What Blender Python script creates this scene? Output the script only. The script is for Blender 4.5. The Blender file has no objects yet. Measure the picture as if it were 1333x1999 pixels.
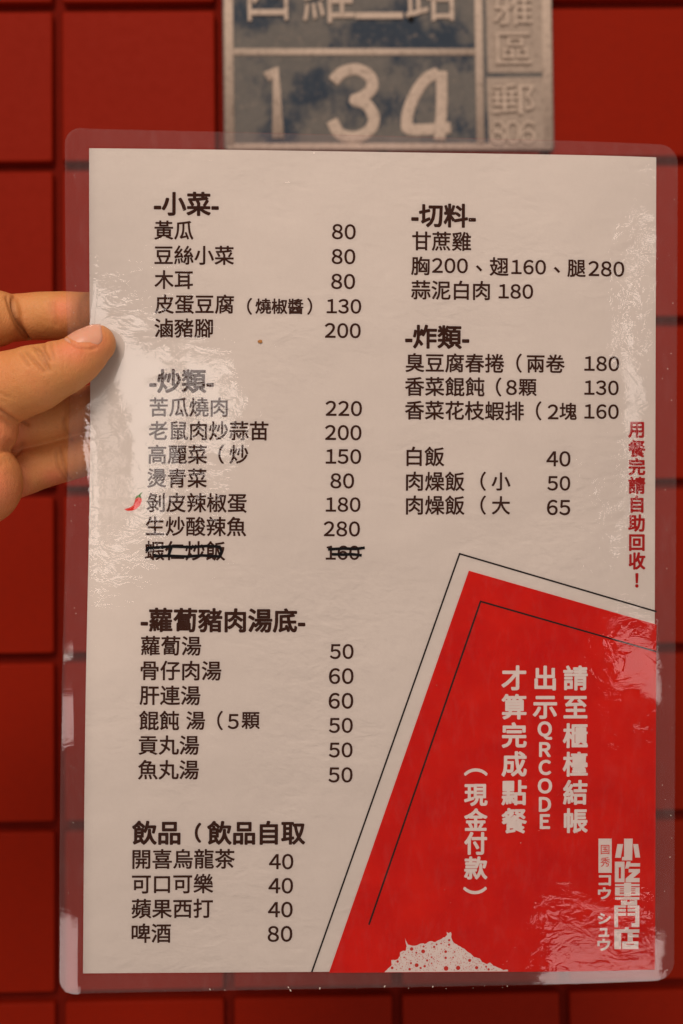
import bpy, bmesh, math, random
from mathutils import Vector, Matrix, Euler, noise
from mathutils.bvhtree import BVHTree
from mathutils.geometry import delaunay_2d_cdt
random.seed(7)
scene = bpy.context.scene
COL = scene.collection

# measured tables, millimetres in the frame of the thing they belong to
TEXT = [('H0', '-小菜-', -79.78, -56.81, 128.75),
 ('D0', '黃瓜', -79.74, -65.77, 119.22),
 ('D0', '豆絲小菜', -79.64, -51.09, 110.21),
 ('D0', '木耳', -79.62, -65.87, 101.35),
 ('D0', '皮蛋豆腐', -79.51, -50.99, 92.5),
 ('D0', '燒椒醬', -43.02, -25.88, 91.93),
 ('D0', '(', -45.98, -44.5, 91.82),
 ('D0', ')', -24.3, -22.63, 92.04),
 ('D0', '滷豬腳', -79.59, -58.54, 83.87),
 ('P0', '80', -15.42, -7.03, 119.27),
 ('P0', '80', -15.48, -7.12, 110.23),
 ('P0', '80', -15.62, -7.16, 101.2),
 ('P0', '130', -17.24, -4.88, 92.18),
 ('P0', '200', -17.85, -5.02, 83.34),
 ('H1', '-炒類-', -81.28, -58.25, 64.69),
 ('D1', '苦瓜燒肉', -81.25, -53.04, 55.27),
 ('D1', '老鼠肉炒蒜苗', -81.57, -38.24, 46.73),
 ('D1', '高麗菜', -81.74, -60.4, 38.13),
 ('D1', '(', -56.13, -54.29, 38.17),
 ('D1', '炒', -52.08, -45.48, 38.2),
 ('D1', '燙青菜', -81.97, -60.46, 29.53),
 ('D1', '剝皮辣椒蛋', -82.15, -45.93, 20.61),
 ('D1', '生炒酸辣魚', -82.37, -46.07, 12.08),
 ('D1', '蝦仁炒飯', -82.64, -53.6, 3.25),
 ('P1', '220', -17.41, -4.41, 55.08),
 ('P1', '200', -17.55, -4.55, 46.32),
 ('P1', '150', -17.26, -4.62, 37.67),
 ('P1', '80', -15.51, -7.13, 28.84),
 ('P1', '180', -17.17, -4.78, 20.25),
 ('P1', '280', -17.85, -4.92, 11.43),
 ('P1', '160', -17.08, -5.01, 2.8),
 ('H2', '-蘿蔔豬肉湯底-', -83.68, -24.67, -21.78),
 ('D2', '蘿蔔湯', -83.57, -62.06, -31.06),
 ('D2', '骨仔肉湯', -83.62, -54.73, -39.98),
 ('D2', '肝連湯', -83.89, -62.21, -48.89),
 ('D2', '餛飩', -83.99, -69.8, -57.95),
 ('D2', '湯', -67.03, -60.49, -57.92),
 ('D2', '(', -55.97, -54.0, -57.9),
 ('D2', '5', -51.64, -48.78, -58.26),
 ('D2', '顆', -47.12, -40.75, -57.89),
 ('D2', '貢丸湯', -84.09, -62.55, -66.78),
 ('D2', '魚丸湯', -84.2, -62.58, -75.6),
 ('P2', '50', -15.36, -7.01, -32.94),
 ('P2', '60', -15.67, -6.97, -41.83),
 ('P2', '60', -15.73, -7.01, -50.76),
 ('P2', '50', -15.57, -7.15, -59.64),
 ('P2', '50', -15.52, -7.18, -68.52),
 ('P2', '50', -15.62, -7.13, -77.51),
 ('H3', '飲品', -86.04, -69.15, -98.23),
 ('H3', '(', -63.82, -61.42, -98.27),
 ('H3', '飲品自取', -59.12, -24.26, -98.32),
 ('D3', '開喜烏龍茶', -85.97, -49.46, -107.64),
 ('D3', '可口可樂', -86.09, -57.15, -116.52),
 ('D3', '蘋果西打', -86.14, -57.21, -125.42),
 ('D3', '啤酒', -86.08, -72.22, -134.22),
 ('P3', '40', -36.93, -28.36, -108.75),
 ('P3', '40', -37.08, -28.42, -117.42),
 ('P3', '40', -37.18, -28.52, -126.01),
 ('P3', '80', -37.26, -28.58, -134.75),
 ('H4', '-切料-', 13.5, 36.61, 125.67),
 ('D4', '甘蔗雞', 13.73, 35.04, 116.27),
 ('D4', '胸', 13.4, 19.94, 107.22),
 ('D4', '200', 21.02, 33.89, 107.4),
 ('D4', '、', 36.59, 39.58, 106.54),
 ('D4', '翅', 42.09, 48.77, 107.28),
 ('D4', '160', 50.0, 62.47, 107.22),
 ('D4', '、', 65.3, 67.93, 106.32),
 ('D4', '腿', 70.57, 77.11, 106.99),
 ('D4', '280', 78.33, 91.47, 107.0),
 ('D4', '蒜泥白肉', 13.44, 41.98, 98.48),
 ('D4', '180', 45.35, 57.81, 98.28),
 ('H5', '-炸類-', 11.48, 34.4, 81.43),
 ('D5', '臭豆腐春捲', 11.52, 47.32, 71.97),
 ('D5', '(', 51.92, 53.79, 72.13),
 ('D5', '兩卷', 55.8, 69.52, 72.04),
 ('D5', '香菜餛飩', 11.38, 40.15, 63.35),
 ('D5', '(', 44.55, 46.33, 63.38),
 ('D5', '8', 48.34, 51.95, 63.23),
 ('D5', '顆', 52.85, 59.27, 63.29),
 ('D5', '香菜花枝蝦排', 11.42, 54.61, 54.69),
 ('D5', '(', 59.12, 61.11, 54.82),
 ('D5', '2', 63.62, 67.2, 54.49),
 ('D5', '塊', 67.85, 73.98, 54.73),
 ('P5', '180', 76.94, 89.68, 72.28),
 ('P5', '130', 76.98, 89.52, 63.47),
 ('P5', '160', 77.01, 89.56, 54.76),
 ('D6', '白飯', 12.06, 25.61, 37.91),
 ('D6', '肉燥飯', 11.92, 33.01, 28.91),
 ('D6', '(', 38.99, 40.86, 29.02),
 ('D6', '小', 43.11, 49.77, 28.97),
 ('D6', '肉燥飯', 11.96, 33.05, 20.25),
 ('D6', '(', 39.03, 40.9, 20.35),
 ('D6', '大', 43.24, 49.7, 20.3),
 ('P6', '40', 63.13, 71.78, 37.37),
 ('P6', '50', 63.54, 71.73, 28.46),
 ('P6', '65', 63.39, 71.76, 19.65)]
VERT = [('N', '用', 96.47, 48.45, 6.49),
 ('N', '餐', 96.5, 41.32, 6.49),
 ('N', '完', 96.52, 34.75, 6.49),
 ('N', '請', 96.55, 27.9, 6.49),
 ('N', '自', 96.57, 21.06, 6.49),
 ('N', '助', 96.59, 14.12, 6.49),
 ('N', '回', 96.62, 7.08, 6.49),
 ('N', '收', 96.64, 0.26, 6.49),
 ('N', '！', 96.67, -6.86, 6.49),
 ('W', '請', 73.98, -42.43, 9.28),
 ('W', '至', 74.02, -52.96, 9.28),
 ('W', '櫃', 74.06, -63.39, 9.28),
 ('W', '檯', 74.1, -73.76, 9.28),
 ('W', '結', 74.14, -84.0, 9.28),
 ('W', '帳', 74.18, -94.24, 9.28),
 ('W', '出', 62.89, -42.43, 9.28),
 ('W', '示', 62.93, -52.76, 9.28),
 ('W', 'Q', 62.87, -61.51, 6.68),
 ('W', 'R', 62.9, -68.39, 6.68),
 ('W', 'C', 62.92, -74.9, 6.68),
 ('W', 'O', 62.95, -81.6, 6.68),
 ('W', 'D', 62.98, -88.29, 6.68),
 ('W', 'E', 63.0, -94.52, 6.68),
 ('W', '才', 51.56, -42.44, 9.46),
 ('W', '算', 51.6, -52.86, 9.46),
 ('W', '完', 51.64, -63.18, 9.46),
 ('W', '成', 51.69, -73.59, 9.46),
 ('W', '點', 51.73, -83.99, 9.46),
 ('W', '餐', 51.77, -94.21, 9.46),
 ('W', '[', 37.69, -76.54, 8.53),
 ('W', '現', 37.72, -84.63, 8.53),
 ('W', '金', 37.76, -93.91, 8.53),
 ('W', '付', 37.8, -102.33, 8.53),
 ('W', '款', 37.84, -111.23, 8.53),
 ('W', ']', 37.6, -119.39, 8.53)]
RED_POLY = [(34.84, -3.5), (104.04, -22.99), (103.96, -149.0), (-15.2, -148.87)]
LINES = [[(-21.39, -148.55), (31.45, 2.62), (104.12, -18.3)], [(-0.84, -131.6), (39.18, -14.65), (104.07, -32.92)]]
STRIKES = [[(-82.11, 3.04), (-81.55, 4.18), (-78.33, 4.34), (-72.98, 4.8), (-65.85, 4.57), (-60.17, 5.03), (-55.2, 4.77)], [(-79.24, 2.07), (-79.02, 1.22), (-74.37, 1.39), (-67.25, 1.16), (-61.57, 1.62), (-55.32, 1.23)], [(-72.98, 4.66), (-74.02, 1.54)], [(-55.56, 4.84), (-54.84, 3.07), (-55.53, 1.23)], [(-16.38, 4.04), (-10.56, 4.35), (-6.29, 4.23), (-3.03, 4.67)], [(-14.95, 2.27), (-10.55, 2.15), (-7.71, 2.3), (-4.15, 1.89)]]
CHILI = [(-90.51, 18.21), (-88.56, 18.64), (-87.2, 19.5), (-86.63, 20.79), (-86.36, 22.07), (-85.5, 23.0), (-84.2, 22.65), (-83.97, 21.37), (-84.6, 19.66), (-85.89, 18.37), (-87.61, 17.65), (-89.35, 17.57)]
CHILI_CAP = [(-86.5, 21.79), (-86.08, 23.0), (-85.22, 23.36), (-84.36, 24.21), (-83.64, 24.36), (-84.21, 23.65), (-84.49, 23.0), (-83.9, 21.94), (-84.63, 22.29), (-85.35, 22.57)]
FOAM = [(4.95, -148.65), (5.67, -148.01), (6.57, -147.12), (7.47, -146.04), (7.28, -144.42), (8.36, -144.42), (9.63, -144.07), (10.53, -143.0), (10.34, -141.91), (11.24, -141.2), (12.4, -141.2), (12.87, -139.4), (12.24, -136.52), (13.41, -138.87), (14.86, -139.24), (16.67, -139.07), (18.48, -138.43), (19.93, -138.54), (21.38, -137.65), (23.19, -138.02), (25.01, -137.13), (26.82, -136.24), (27.54, -135.52), (27.35, -134.25), (28.26, -134.8), (28.7, -134.37), (29.17, -134.99), (29.0, -136.25), (29.91, -138.24), (31.55, -139.33), (33.74, -140.43), (35.2, -141.7), (37.39, -143.52), (39.57, -144.08), (40.3, -145.35), (42.13, -146.08), (43.22, -145.54), (44.31, -146.64), (46.14, -147.37), (47.41, -147.92), (47.96, -148.28), (49.6, -148.11), (49.78, -148.73)]
FOAM_DOTS = [(14.68, -140.42, 0.65), (18.86, -141.32, 0.72), (22.84, -139.72, 0.43), (19.03, -139.55, 0.36), (28.27, -137.33, 0.43), (28.28, -138.95, 0.43), (27.02, -141.47, 0.51), (27.03, -143.71, 0.47), (16.52, -146.28, 0.72), (27.23, -147.5, 0.87), (31.59, -147.35, 0.8), (35.76, -144.67, 0.58), (38.31, -147.32, 0.62), (20.32, -144.57, 0.4), (19.43, -146.66, 0.47), (17.98, -147.3, 0.4), (9.63, -144.9, 0.47), (7.65, -147.19, 0.51), (14.45, -145.54, 0.4), (16.39, -141.77, 0.36), (13.99, -147.7, 0.47), (21.95, -143.43, 0.33), (30.29, -141.56, 0.29), (29.76, -143.55, 0.29), (41.77, -146.98, 0.36), (42.68, -147.96, 0.43), (11.98, -143.44, 0.29), (21.96, -145.66, 0.29), (23.74, -138.82, 0.33), (25.37, -138.5, 0.29), (22.1, -139.0, 0.11), (17.85, -148.16, 0.11), (15.11, -143.16, 0.14), (37.6, -146.49, 0.14), (14.83, -147.45, 0.14), (18.65, -144.17, 0.14), (33.23, -142.93, 0.11), (16.12, -140.34, 0.14), (23.22, -140.47, 0.18), (17.46, -143.15, 0.18), (23.73, -143.78, 0.11), (37.0, -144.16, 0.11), (11.12, -147.51, 0.14), (34.28, -147.23, 0.14), (35.8, -147.94, 0.11), (12.34, -144.41, 0.11), (17.97, -139.38, 0.18), (17.91, -140.02, 0.11), (16.22, -148.23, 0.11), (23.84, -142.72, 0.11), (26.22, -137.67, 0.14), (16.37, -143.04, 0.11), (29.14, -147.93, 0.11), (26.05, -138.34, 0.11), (18.09, -142.46, 0.14), (32.55, -144.91, 0.14), (26.18, -146.77, 0.14), (12.91, -144.23, 0.18), (36.26, -147.59, 0.11), (30.68, -146.35, 0.18), (10.72, -143.4, 0.14), (20.78, -145.73, 0.11), (9.21, -147.77, 0.18), (25.79, -147.95, 0.11), (34.82, -142.26, 0.11), (28.65, -141.42, 0.11), (26.06, -141.04, 0.11), (18.73, -143.27, 0.18), (22.71, -140.53, 0.11), (37.08, -148.24, 0.11), (33.43, -144.07, 0.14), (21.93, -140.06, 0.14), (33.38, -147.09, 0.11), (22.4, -147.6, 0.11), (13.22, -146.96, 0.11), (27.28, -145.63, 0.11), (38.46, -146.28, 0.11), (12.56, -143.66, 0.18), (32.82, -148.28, 0.11), (10.89, -144.39, 0.11), (22.52, -143.89, 0.18), (22.32, -146.29, 0.14), (24.63, -143.48, 0.14), (22.44, -141.57, 0.11), (45.45, -148.32, 0.14), (30.48, -140.78, 0.11), (31.94, -142.6, 0.11), (12.76, -145.93, 0.14), (32.09, -144.07, 0.11), (35.15, -143.54, 0.11), (26.39, -139.02, 0.14), (12.5, -146.57, 0.11), (25.37, -145.22, 0.11), (35.66, -146.95, 0.18), (19.69, -139.18, 0.11), (10.5, -144.04, 0.14), (32.82, -140.74, 0.18), (31.34, -141.08, 0.11), (34.32, -144.02, 0.18), (26.23, -143.32, 0.11), (19.72, -143.9, 0.11), (26.65, -137.33, 0.11), (31.28, -144.2, 0.11), (31.63, -141.78, 0.11), (22.79, -148.03, 0.14), (28.7, -140.45, 0.11), (41.94, -147.68, 0.14), (44.48, -147.65, 0.18), (11.52, -145.57, 0.11), (31.16, -145.06, 0.14), (19.88, -142.29, 0.11), (29.02, -144.61, 0.11), (36.64, -146.2, 0.11), (16.76, -143.79, 0.14), (35.83, -145.85, 0.14), (30.39, -142.8, 0.14), (39.97, -145.75, 0.11), (13.46, -141.18, 0.14), (15.77, -143.57, 0.11), (34.28, -142.29, 0.18), (32.79, -141.57, 0.11), (17.66, -142.06, 0.14), (27.95, -141.42, 0.14), (43.6, -146.64, 0.14), (16.55, -140.95, 0.11), (8.27, -146.23, 0.11), (17.48, -144.34, 0.14), (14.24, -144.7, 0.18), (34.99, -145.59, 0.11), (10.38, -145.61, 0.14), (26.86, -144.64, 0.11), (29.8, -138.64, 0.11), (32.11, -145.88, 0.14), (20.76, -142.31, 0.18), (13.04, -142.55, 0.11), (33.73, -145.35, 0.18), (12.66, -147.77, 0.14), (34.6, -143.24, 0.14), (15.57, -147.13, 0.11), (28.54, -139.78, 0.11), (21.19, -144.38, 0.18), (9.78, -145.92, 0.11), (13.6, -141.71, 0.18), (35.87, -143.52, 0.14), (19.98, -141.13, 0.11), (36.76, -143.69, 0.18), (20.34, -143.6, 0.11), (21.76, -139.61, 0.11), (11.28, -142.05, 0.14), (36.73, -147.11, 0.14), (26.65, -138.17, 0.18), (23.7, -145.2, 0.11), (29.37, -144.18, 0.18), (17.62, -140.96, 0.11), (38.96, -144.93, 0.11), (23.87, -143.15, 0.11), (20.59, -146.99, 0.14), (25.9, -141.55, 0.18), (20.17, -142.88, 0.11), (13.71, -144.36, 0.11), (33.82, -143.66, 0.11), (39.11, -146.63, 0.11), (15.24, -146.03, 0.11), (14.09, -146.64, 0.11), (34.7, -147.45, 0.14), (30.99, -140.25, 0.11), (16.16, -142.64, 0.18), (20.96, -147.65, 0.11), (39.38, -145.15, 0.18), (25.17, -142.17, 0.18), (16.12, -144.3, 0.14), (29.14, -140.28, 0.14), (43.89, -148.02, 0.18), (13.59, -146.12, 0.11), (27.92, -138.11, 0.14), (20.78, -146.18, 0.18), (30.39, -145.3, 0.11), (16.05, -147.68, 0.11), (20.87, -142.94, 0.18), (20.86, -148.17, 0.11), (32.66, -145.6, 0.18), (25.55, -137.68, 0.11), (17.12, -142.06, 0.11), (36.25, -146.6, 0.18), (19.63, -145.64, 0.11), (21.17, -141.12, 0.14), (12.99, -145.31, 0.18), (28.88, -146.09, 0.11), (26.87, -145.82, 0.11), (26.04, -145.11, 0.11), (39.69, -147.78, 0.11), (11.66, -141.72, 0.14), (28.57, -147.47, 0.11), (31.71, -140.2, 0.18), (19.89, -140.1, 0.18), (31.56, -143.7, 0.11), (27.24, -139.43, 0.18), (16.68, -142.42, 0.14), (8.67, -145.84, 0.18), (21.23, -146.61, 0.14), (14.8, -142.52, 0.18), (21.1, -145.21, 0.14), (10.6, -147.35, 0.18), (13.66, -145.46, 0.14), (22.65, -146.68, 0.11), (24.88, -146.08, 0.11), (28.03, -139.97, 0.14), (26.71, -140.61, 0.18), (30.72, -143.19, 0.14), (11.75, -148.12, 0.11), (13.28, -140.14, 0.11), (24.04, -140.15, 0.11), (34.59, -144.5, 0.11), (14.73, -144.51, 0.11), (23.07, -141.36, 0.11), (10.87, -145.16, 0.11), (22.4, -138.39, 0.11), (9.44, -146.76, 0.11), (23.3, -148.14, 0.14), (21.74, -142.3, 0.18), (36.31, -148.16, 0.14), (13.79, -142.59, 0.11), (28.32, -143.9, 0.11), (29.75, -145.2, 0.14), (15.43, -146.52, 0.11), (40.04, -147.1, 0.18), (24.49, -142.95, 0.11), (33.85, -142.71, 0.11), (38.08, -144.72, 0.11), (40.95, -146.26, 0.18), (10.21, -146.14, 0.14), (34.84, -146.91, 0.11), (28.83, -143.72, 0.18), (8.83, -145.06, 0.11), (24.03, -144.74, 0.18), (14.93, -141.59, 0.18), (38.14, -145.88, 0.18), (38.83, -148.22, 0.14), (33.52, -147.69, 0.18), (31.43, -145.58, 0.18), (20.28, -147.94, 0.14), (21.65, -138.81, 0.11), (29.8, -140.98, 0.11), (38.74, -144.46, 0.14), (25.47, -140.6, 0.18), (19.06, -148.12, 0.11), (25.55, -146.13, 0.11), (15.97, -139.76, 0.11), (24.53, -145.02, 0.18), (16.99, -144.28, 0.11), (37.61, -145.33, 0.14), (7.69, -145.9, 0.11), (36.99, -145.25, 0.18), (22.84, -144.33, 0.18), (11.34, -146.75, 0.18), (24.3, -142.07, 0.11), (33.4, -146.65, 0.11), (41.25, -147.94, 0.14), (16.78, -140.1, 0.14), (16.75, -144.93, 0.18), (21.94, -146.66, 0.11), (37.14, -146.69, 0.11), (16.66, -148.0, 0.11), (9.05, -146.21, 0.18), (25.04, -141.53, 0.11), (29.71, -141.97, 0.18), (18.73, -142.65, 0.11), (32.11, -140.9, 0.11), (27.89, -146.26, 0.14), (30.2, -148.09, 0.18), (38.78, -145.81, 0.11), (33.41, -143.47, 0.18), (22.95, -143.43, 0.14), (39.48, -145.76, 0.11), (33.51, -141.35, 0.11), (24.09, -140.77, 0.11), (28.84, -145.43, 0.18), (27.25, -138.0, 0.11), (35.52, -147.5, 0.11), (18.5, -145.19, 0.11), (19.06, -143.69, 0.18), (24.08, -145.77, 0.14), (26.37, -142.75, 0.11), (12.48, -142.4, 0.18), (25.12, -143.17, 0.11), (34.48, -145.79, 0.11), (22.0, -138.56, 0.18), (34.06, -148.09, 0.11), (22.93, -145.08, 0.14), (32.53, -146.52, 0.11), (23.66, -147.18, 0.18)]
LOGO = [[(92.19, -101.01), (95.43, -101.07), (95.27, -109.0), (91.38, -108.92), (91.53, -107.7), (92.21, -107.6)], [(89.72, -102.94), (91.89, -102.98), (90.99, -107.95), (88.86, -107.91)], [(95.55, -103.04), (97.46, -103.08), (98.25, -108.01), (96.41, -107.98)], [(88.79, -109.33), (90.24, -109.35), (90.26, -116.86), (88.82, -116.84)], [(91.07, -109.36), (92.41, -109.39), (92.43, -116.91), (91.1, -116.88)], [(90.24, -109.35), (91.07, -109.36), (91.08, -111.41), (90.24, -111.4)], [(90.26, -115.49), (91.1, -115.5), (91.1, -116.88), (90.26, -116.86)], [(93.17, -109.33), (94.7, -109.36), (94.51, -109.99), (98.22, -110.06), (98.22, -111.29), (94.21, -111.21), (93.9, -111.95), (92.61, -111.92)], [(93.94, -112.1), (98.15, -112.18), (98.15, -113.41), (95.67, -115.41), (98.04, -115.46), (98.05, -117.02), (92.82, -116.91), (92.81, -115.54), (95.47, -113.36), (93.95, -113.33)], [(88.9, -117.43), (92.25, -117.5), (92.25, -118.32), (88.9, -118.25)], [(94.92, -117.55), (98.05, -117.62), (98.05, -118.44), (94.92, -118.37)], [(92.24, -117.05), (94.91, -117.11), (94.93, -122.09), (92.26, -122.04)], [(88.9, -118.62), (90.65, -118.66), (90.66, -121.71), (88.91, -121.67)], [(90.65, -118.66), (92.25, -118.69), (92.25, -119.13), (90.65, -119.1)], [(90.65, -119.4), (92.25, -119.43), (92.25, -119.88), (90.66, -119.85)], [(90.66, -120.14), (92.26, -120.18), (92.26, -120.62), (90.66, -120.59)], [(90.66, -121.04), (92.26, -121.07), (92.26, -121.74), (90.66, -121.71)], [(96.52, -118.78), (98.05, -118.81), (98.06, -121.87), (96.53, -121.83)], [(94.92, -118.74), (96.52, -118.78), (96.53, -119.22), (94.92, -119.19)], [(94.92, -119.49), (96.53, -119.52), (96.53, -119.97), (94.92, -119.93)], [(94.92, -120.23), (96.53, -120.27), (96.53, -120.71), (94.93, -120.68)], [(94.93, -121.13), (96.53, -121.16), (96.53, -121.83), (94.93, -121.8)], [(88.92, -122.19), (97.99, -122.39), (97.99, -123.35), (88.92, -123.16)], [(91.13, -123.5), (93.41, -123.55), (93.41, -124.14), (91.13, -124.1)], [(91.13, -124.1), (96.08, -124.2), (96.09, -125.28), (91.13, -125.17)], [(96.08, -123.38), (97.15, -123.41), (97.16, -125.31), (96.09, -125.28)], [(94.36, -123.57), (96.01, -123.61), (96.01, -124.2), (94.37, -124.16)], [(88.66, -125.24), (90.07, -125.27), (90.09, -133.15), (88.69, -133.12)], [(90.07, -125.27), (92.96, -125.32), (92.96, -126.14), (90.07, -126.08)], [(90.07, -126.53), (92.96, -126.59), (92.97, -127.56), (90.07, -127.5)], [(90.08, -128.02), (92.97, -128.08), (92.97, -129.12), (90.08, -129.06)], [(93.61, -125.34), (96.47, -125.4), (96.47, -126.22), (93.61, -126.16)], [(93.61, -126.6), (96.48, -126.67), (96.48, -127.64), (93.62, -127.57)], [(93.62, -128.09), (96.48, -128.16), (96.48, -129.2), (93.62, -129.13)], [(96.47, -125.4), (98.0, -125.44), (98.03, -133.33), (96.5, -133.3)], [(95.12, -131.77), (96.49, -131.81), (96.5, -133.3), (95.12, -133.26)], [(88.69, -133.94), (91.24, -133.99), (91.26, -141.16), (88.72, -141.11)], [(91.24, -133.99), (98.03, -134.15), (98.04, -135.42), (91.24, -135.25)], [(92.68, -133.28), (94.02, -133.31), (94.02, -134.02), (92.69, -133.98)], [(93.64, -135.38), (95.55, -135.43), (95.56, -138.41), (93.65, -138.36)], [(95.55, -135.95), (97.73, -136.01), (97.73, -137.05), (95.56, -136.99)], [(91.63, -138.39), (97.66, -138.54), (97.67, -139.35), (91.64, -139.2)], [(91.64, -139.2), (93.16, -139.24), (93.17, -141.21), (91.64, -141.17)], [(96.06, -139.31), (97.67, -139.35), (97.67, -141.33), (96.07, -141.28)], [(93.16, -139.61), (96.06, -139.68), (96.07, -141.28), (93.17, -141.21)]]
LOGO_BOX = [(82.7, -100.87), (87.62, -100.94), (87.67, -113.4), (82.74, -113.32)]
LOGO_GLYPHS = [('国', 'R', 83.58, 86.76, -106.58, -103.23), ('秀', 'R', 83.48, 86.97, -111.08, -107.69), ('コ', 'W', 83.01, 87.22, -117.85, -114.37), ('ウ', 'W', 82.76, 87.23, -122.76, -118.82), ('シ', 'W', 82.8, 87.19, -131.75, -128.11), ('ュ', 'W', 83.08, 86.57, -136.42, -133.57), ('ウ', 'W', 82.61, 87.07, -141.44, -137.46)]
SPECKS = [(-41.28, 79.05, 0.45)]
PLATE = [(102.14, 63.74), (306.23, 62.68), (305.01, -92.92), (102.39, -91.15)]
PLATE_PTS = {'rimL': [(105.9, 60.46), (106.01, -89.27)], 'rimR': [(302.96, 59.43), (301.42, -90.97)], 'div': [(108.48, -30.72), (257.76, -31.81)], 'col': [(260.54, 59.65), (259.74, -90.6)], 'mid': [(262.85, -46.35), (298.0, -46.61)], 'one': [(128.75, -46.92), (134.46, -43.11), (135.54, -84.74)], 'three': [(169.63, -49.81), (175.39, -44.07), (184.56, -42.21), (192.38, -46.77), (193.53, -53.84), (187.77, -59.57), (182.7, -61.46), (190.21, -64.4), (194.49, -73.09), (191.22, -80.74), (182.98, -84.51), (173.58, -82.51), (168.66, -74.15)], 'four': [(234.73, -44.52), (225.79, -49.6), (217.66, -63.02), (214.62, -75.18), (217.99, -80.33), (241.66, -79.25)], 'fourb': [(236.64, -43.89), (236.22, -66.38), (234.58, -87.19)], 'hole': [(218.25, -10.88)]}
PLATE_GLYPHS = [('四', 117.8, 142.54, -11.48, 26.17), ('維', 151.84, 183.38, -13.0, 26.9), ('二', 184.09, 213.39, -10.64, 20.23), ('路', 215.06, 247.46, -12.15, 25.54), ('苓', 269.33, 293.6, 6.91, 26.24), ('雅', 268.86, 293.12, -15.75, 4.81), ('區', 270.26, 292.24, -39.96, -20.44), ('郵', 267.07, 293.43, -71.76, -52.7), ('8', 266.06, 274.89, -90.34, -75.68), ('0', 274.9, 284.06, -90.42, -75.75), ('6', 284.05, 293.23, -90.49, -75.83)]
HAND = {'thumb': [(-99.77, -2.2, 77.34, 7.0), (-102.81, -3.2, 74.57, 8.2), (-106.82, -4.6, 70.66, 9.0), (-112.31, -5.0, 67.81, 10.1), (-122.26, -3.5, 64.1, 12.1), (-134.52, 0.0, 60.6, 13.2), (-147.09, 5.0, 55.89, 15), (-166.25, 12.0, 45.13, 20)], 'index': [(-89.27, 14.5, 91.64, 6.5), (-96.43, 15.0, 91.66, 7.9), (-105.13, 15.5, 91.09, 8.5), (-114.8, 16.0, 90.9, 9.0), (-124.48, 16.5, 90.7, 9.0), (-130.59, 16.5, 90.25, 8.8), (-134.35, 15.0, 89.53, 8.8), (-139.2, 11.0, 88.5, 10.4), (-147.98, 7.0, 85.38, 11.5), (-163.86, 10.0, 75.2, 14), (-178.79, 15.0, 54.83, 20)], 'middle': [(-89.94, 19.5, 61.49, 7.2), (-99.11, 20.0, 59.13, 8.2), (-107.9, 20.5, 56.0, 8.9), (-117.66, 21.0, 53.24, 9.3), (-129.11, 20.5, 50.77, 9.6), (-137.98, 18.0, 48.92, 10), (-150.04, 14.0, 49.23, 12), (-169.27, 15.0, 45.35, 18)], 'ring': [(-97.54, 19.5, 41.98, 7.0), (-106.23, 20.5, 39.65, 7.9), (-115.74, 21.5, 37.11, 8.3), (-124.43, 21.5, 34.71, 8.5), (-133.5, 19.5, 31.44, 8.9), (-142.94, 16.0, 28.73, 10), (-157.45, 14.0, 31.05, 15)], 'little': [(-147.54, 37.0, 31.11, 6), (-153.17, 36.0, 23.97, 7.2), (-158.07, 30.0, 16.84, 7.8), (-158.49, 20.0, 15.81, 8.5), (-163.06, 14.0, 24.34, 13)], 'thenar': [(-140.16, 2.0, 47.1, 11.6), (-152.86, 6.0, 41.0, 16)], 'palm': [(-143.31, 2.0, 27.47, 16.4), (-157.16, 8.0, 26.09, 20), (-175.45, 12.0, 24.21, 24), (-199.67, 12.0, 14.61, 25), (-226.42, 10.0, 1.33, 24), (-250.92, 8.0, -11.75, 26)]}
CREASES = [([(-110.7, 78.71), (-108.49, 77.44), (-105.72, 75.25), (-103.15, 73.99), (-99.84, 74.02), (-97.28, 75.34)], 0.32, 0.5), ([(-132.6, 96.39), (-131.27, 90.5), (-129.21, 84.06), (-128.08, 79.09)], 0.85, 0.85), ([(-134.24, 96.0), (-132.75, 92.33), (-130.88, 86.44), (-129.55, 80.37)], 0.5, 0.8), ([(-117.58, 94.34), (-117.0, 89.73), (-116.79, 85.85)], 0.22, 1.0), ([(-118.68, 93.59), (-118.1, 89.53)], 0.15, 1.0), ([(-120.37, 75.11), (-116.7, 72.93), (-114.47, 68.89), (-112.98, 65.58)], 0.6, 0.75), ([(-116.72, 76.25), (-115.23, 72.58), (-113.01, 69.28)], 0.5, 0.7), ([(-122.55, 73.24), (-118.5, 69.22), (-114.81, 65.2)], 0.42, 0.8), ([(-119.27, 74.01), (-116.31, 69.98), (-114.09, 66.68)], 0.4, 0.6), ([(-123.64, 72.13), (-120.32, 67.55)], 0.35, 0.8), ([(-114.16, 76.65), (-112.3, 72.24), (-111.55, 69.47)], 0.3, 0.7), ([(-132.69, 60.06), (-130.12, 57.69), (-127.18, 56.61)], 0.15, 0.8), ([(-116.65, 41.57), (-115.15, 36.24), (-113.44, 27.59)], 0.35, 0.8), ([(-117.93, 40.83), (-117.15, 34.38), (-113.81, 27.22)], 0.3, 0.8), ([(-114.9, 52.65), (-114.13, 47.31), (-112.28, 44.19)], 0.35, 0.9), ([(-137.22, 55.42), (-132.27, 52.88), (-127.68, 49.42)], 0.5, 0.9), ([(-139.78, 32.39), (-134.34, 36.11), (-130.0, 42.58)], 0.3, 1.0), ([(-136.14, 33.33), (-132.52, 37.96)], 0.1, 0.8)]
FLUSH = [(-114.38, 91.58, 4, 4.5), (-106.21, 73.54, 7, 5), (-98.74, 77.39, 4, 5), (-134.97, 45.04, 6, 7), (-132.96, 26.24, 6, 9), (-118.99, 30.09, 5, 4)]
NAIL = [(-110.13, 0.0, 77.06), (-96.41, 0.0, 81.08)]
MENU_POSE = ([-0.00655, 0.00551, 0.02687], [0.01145, 0.37138, -0.01762])
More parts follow.
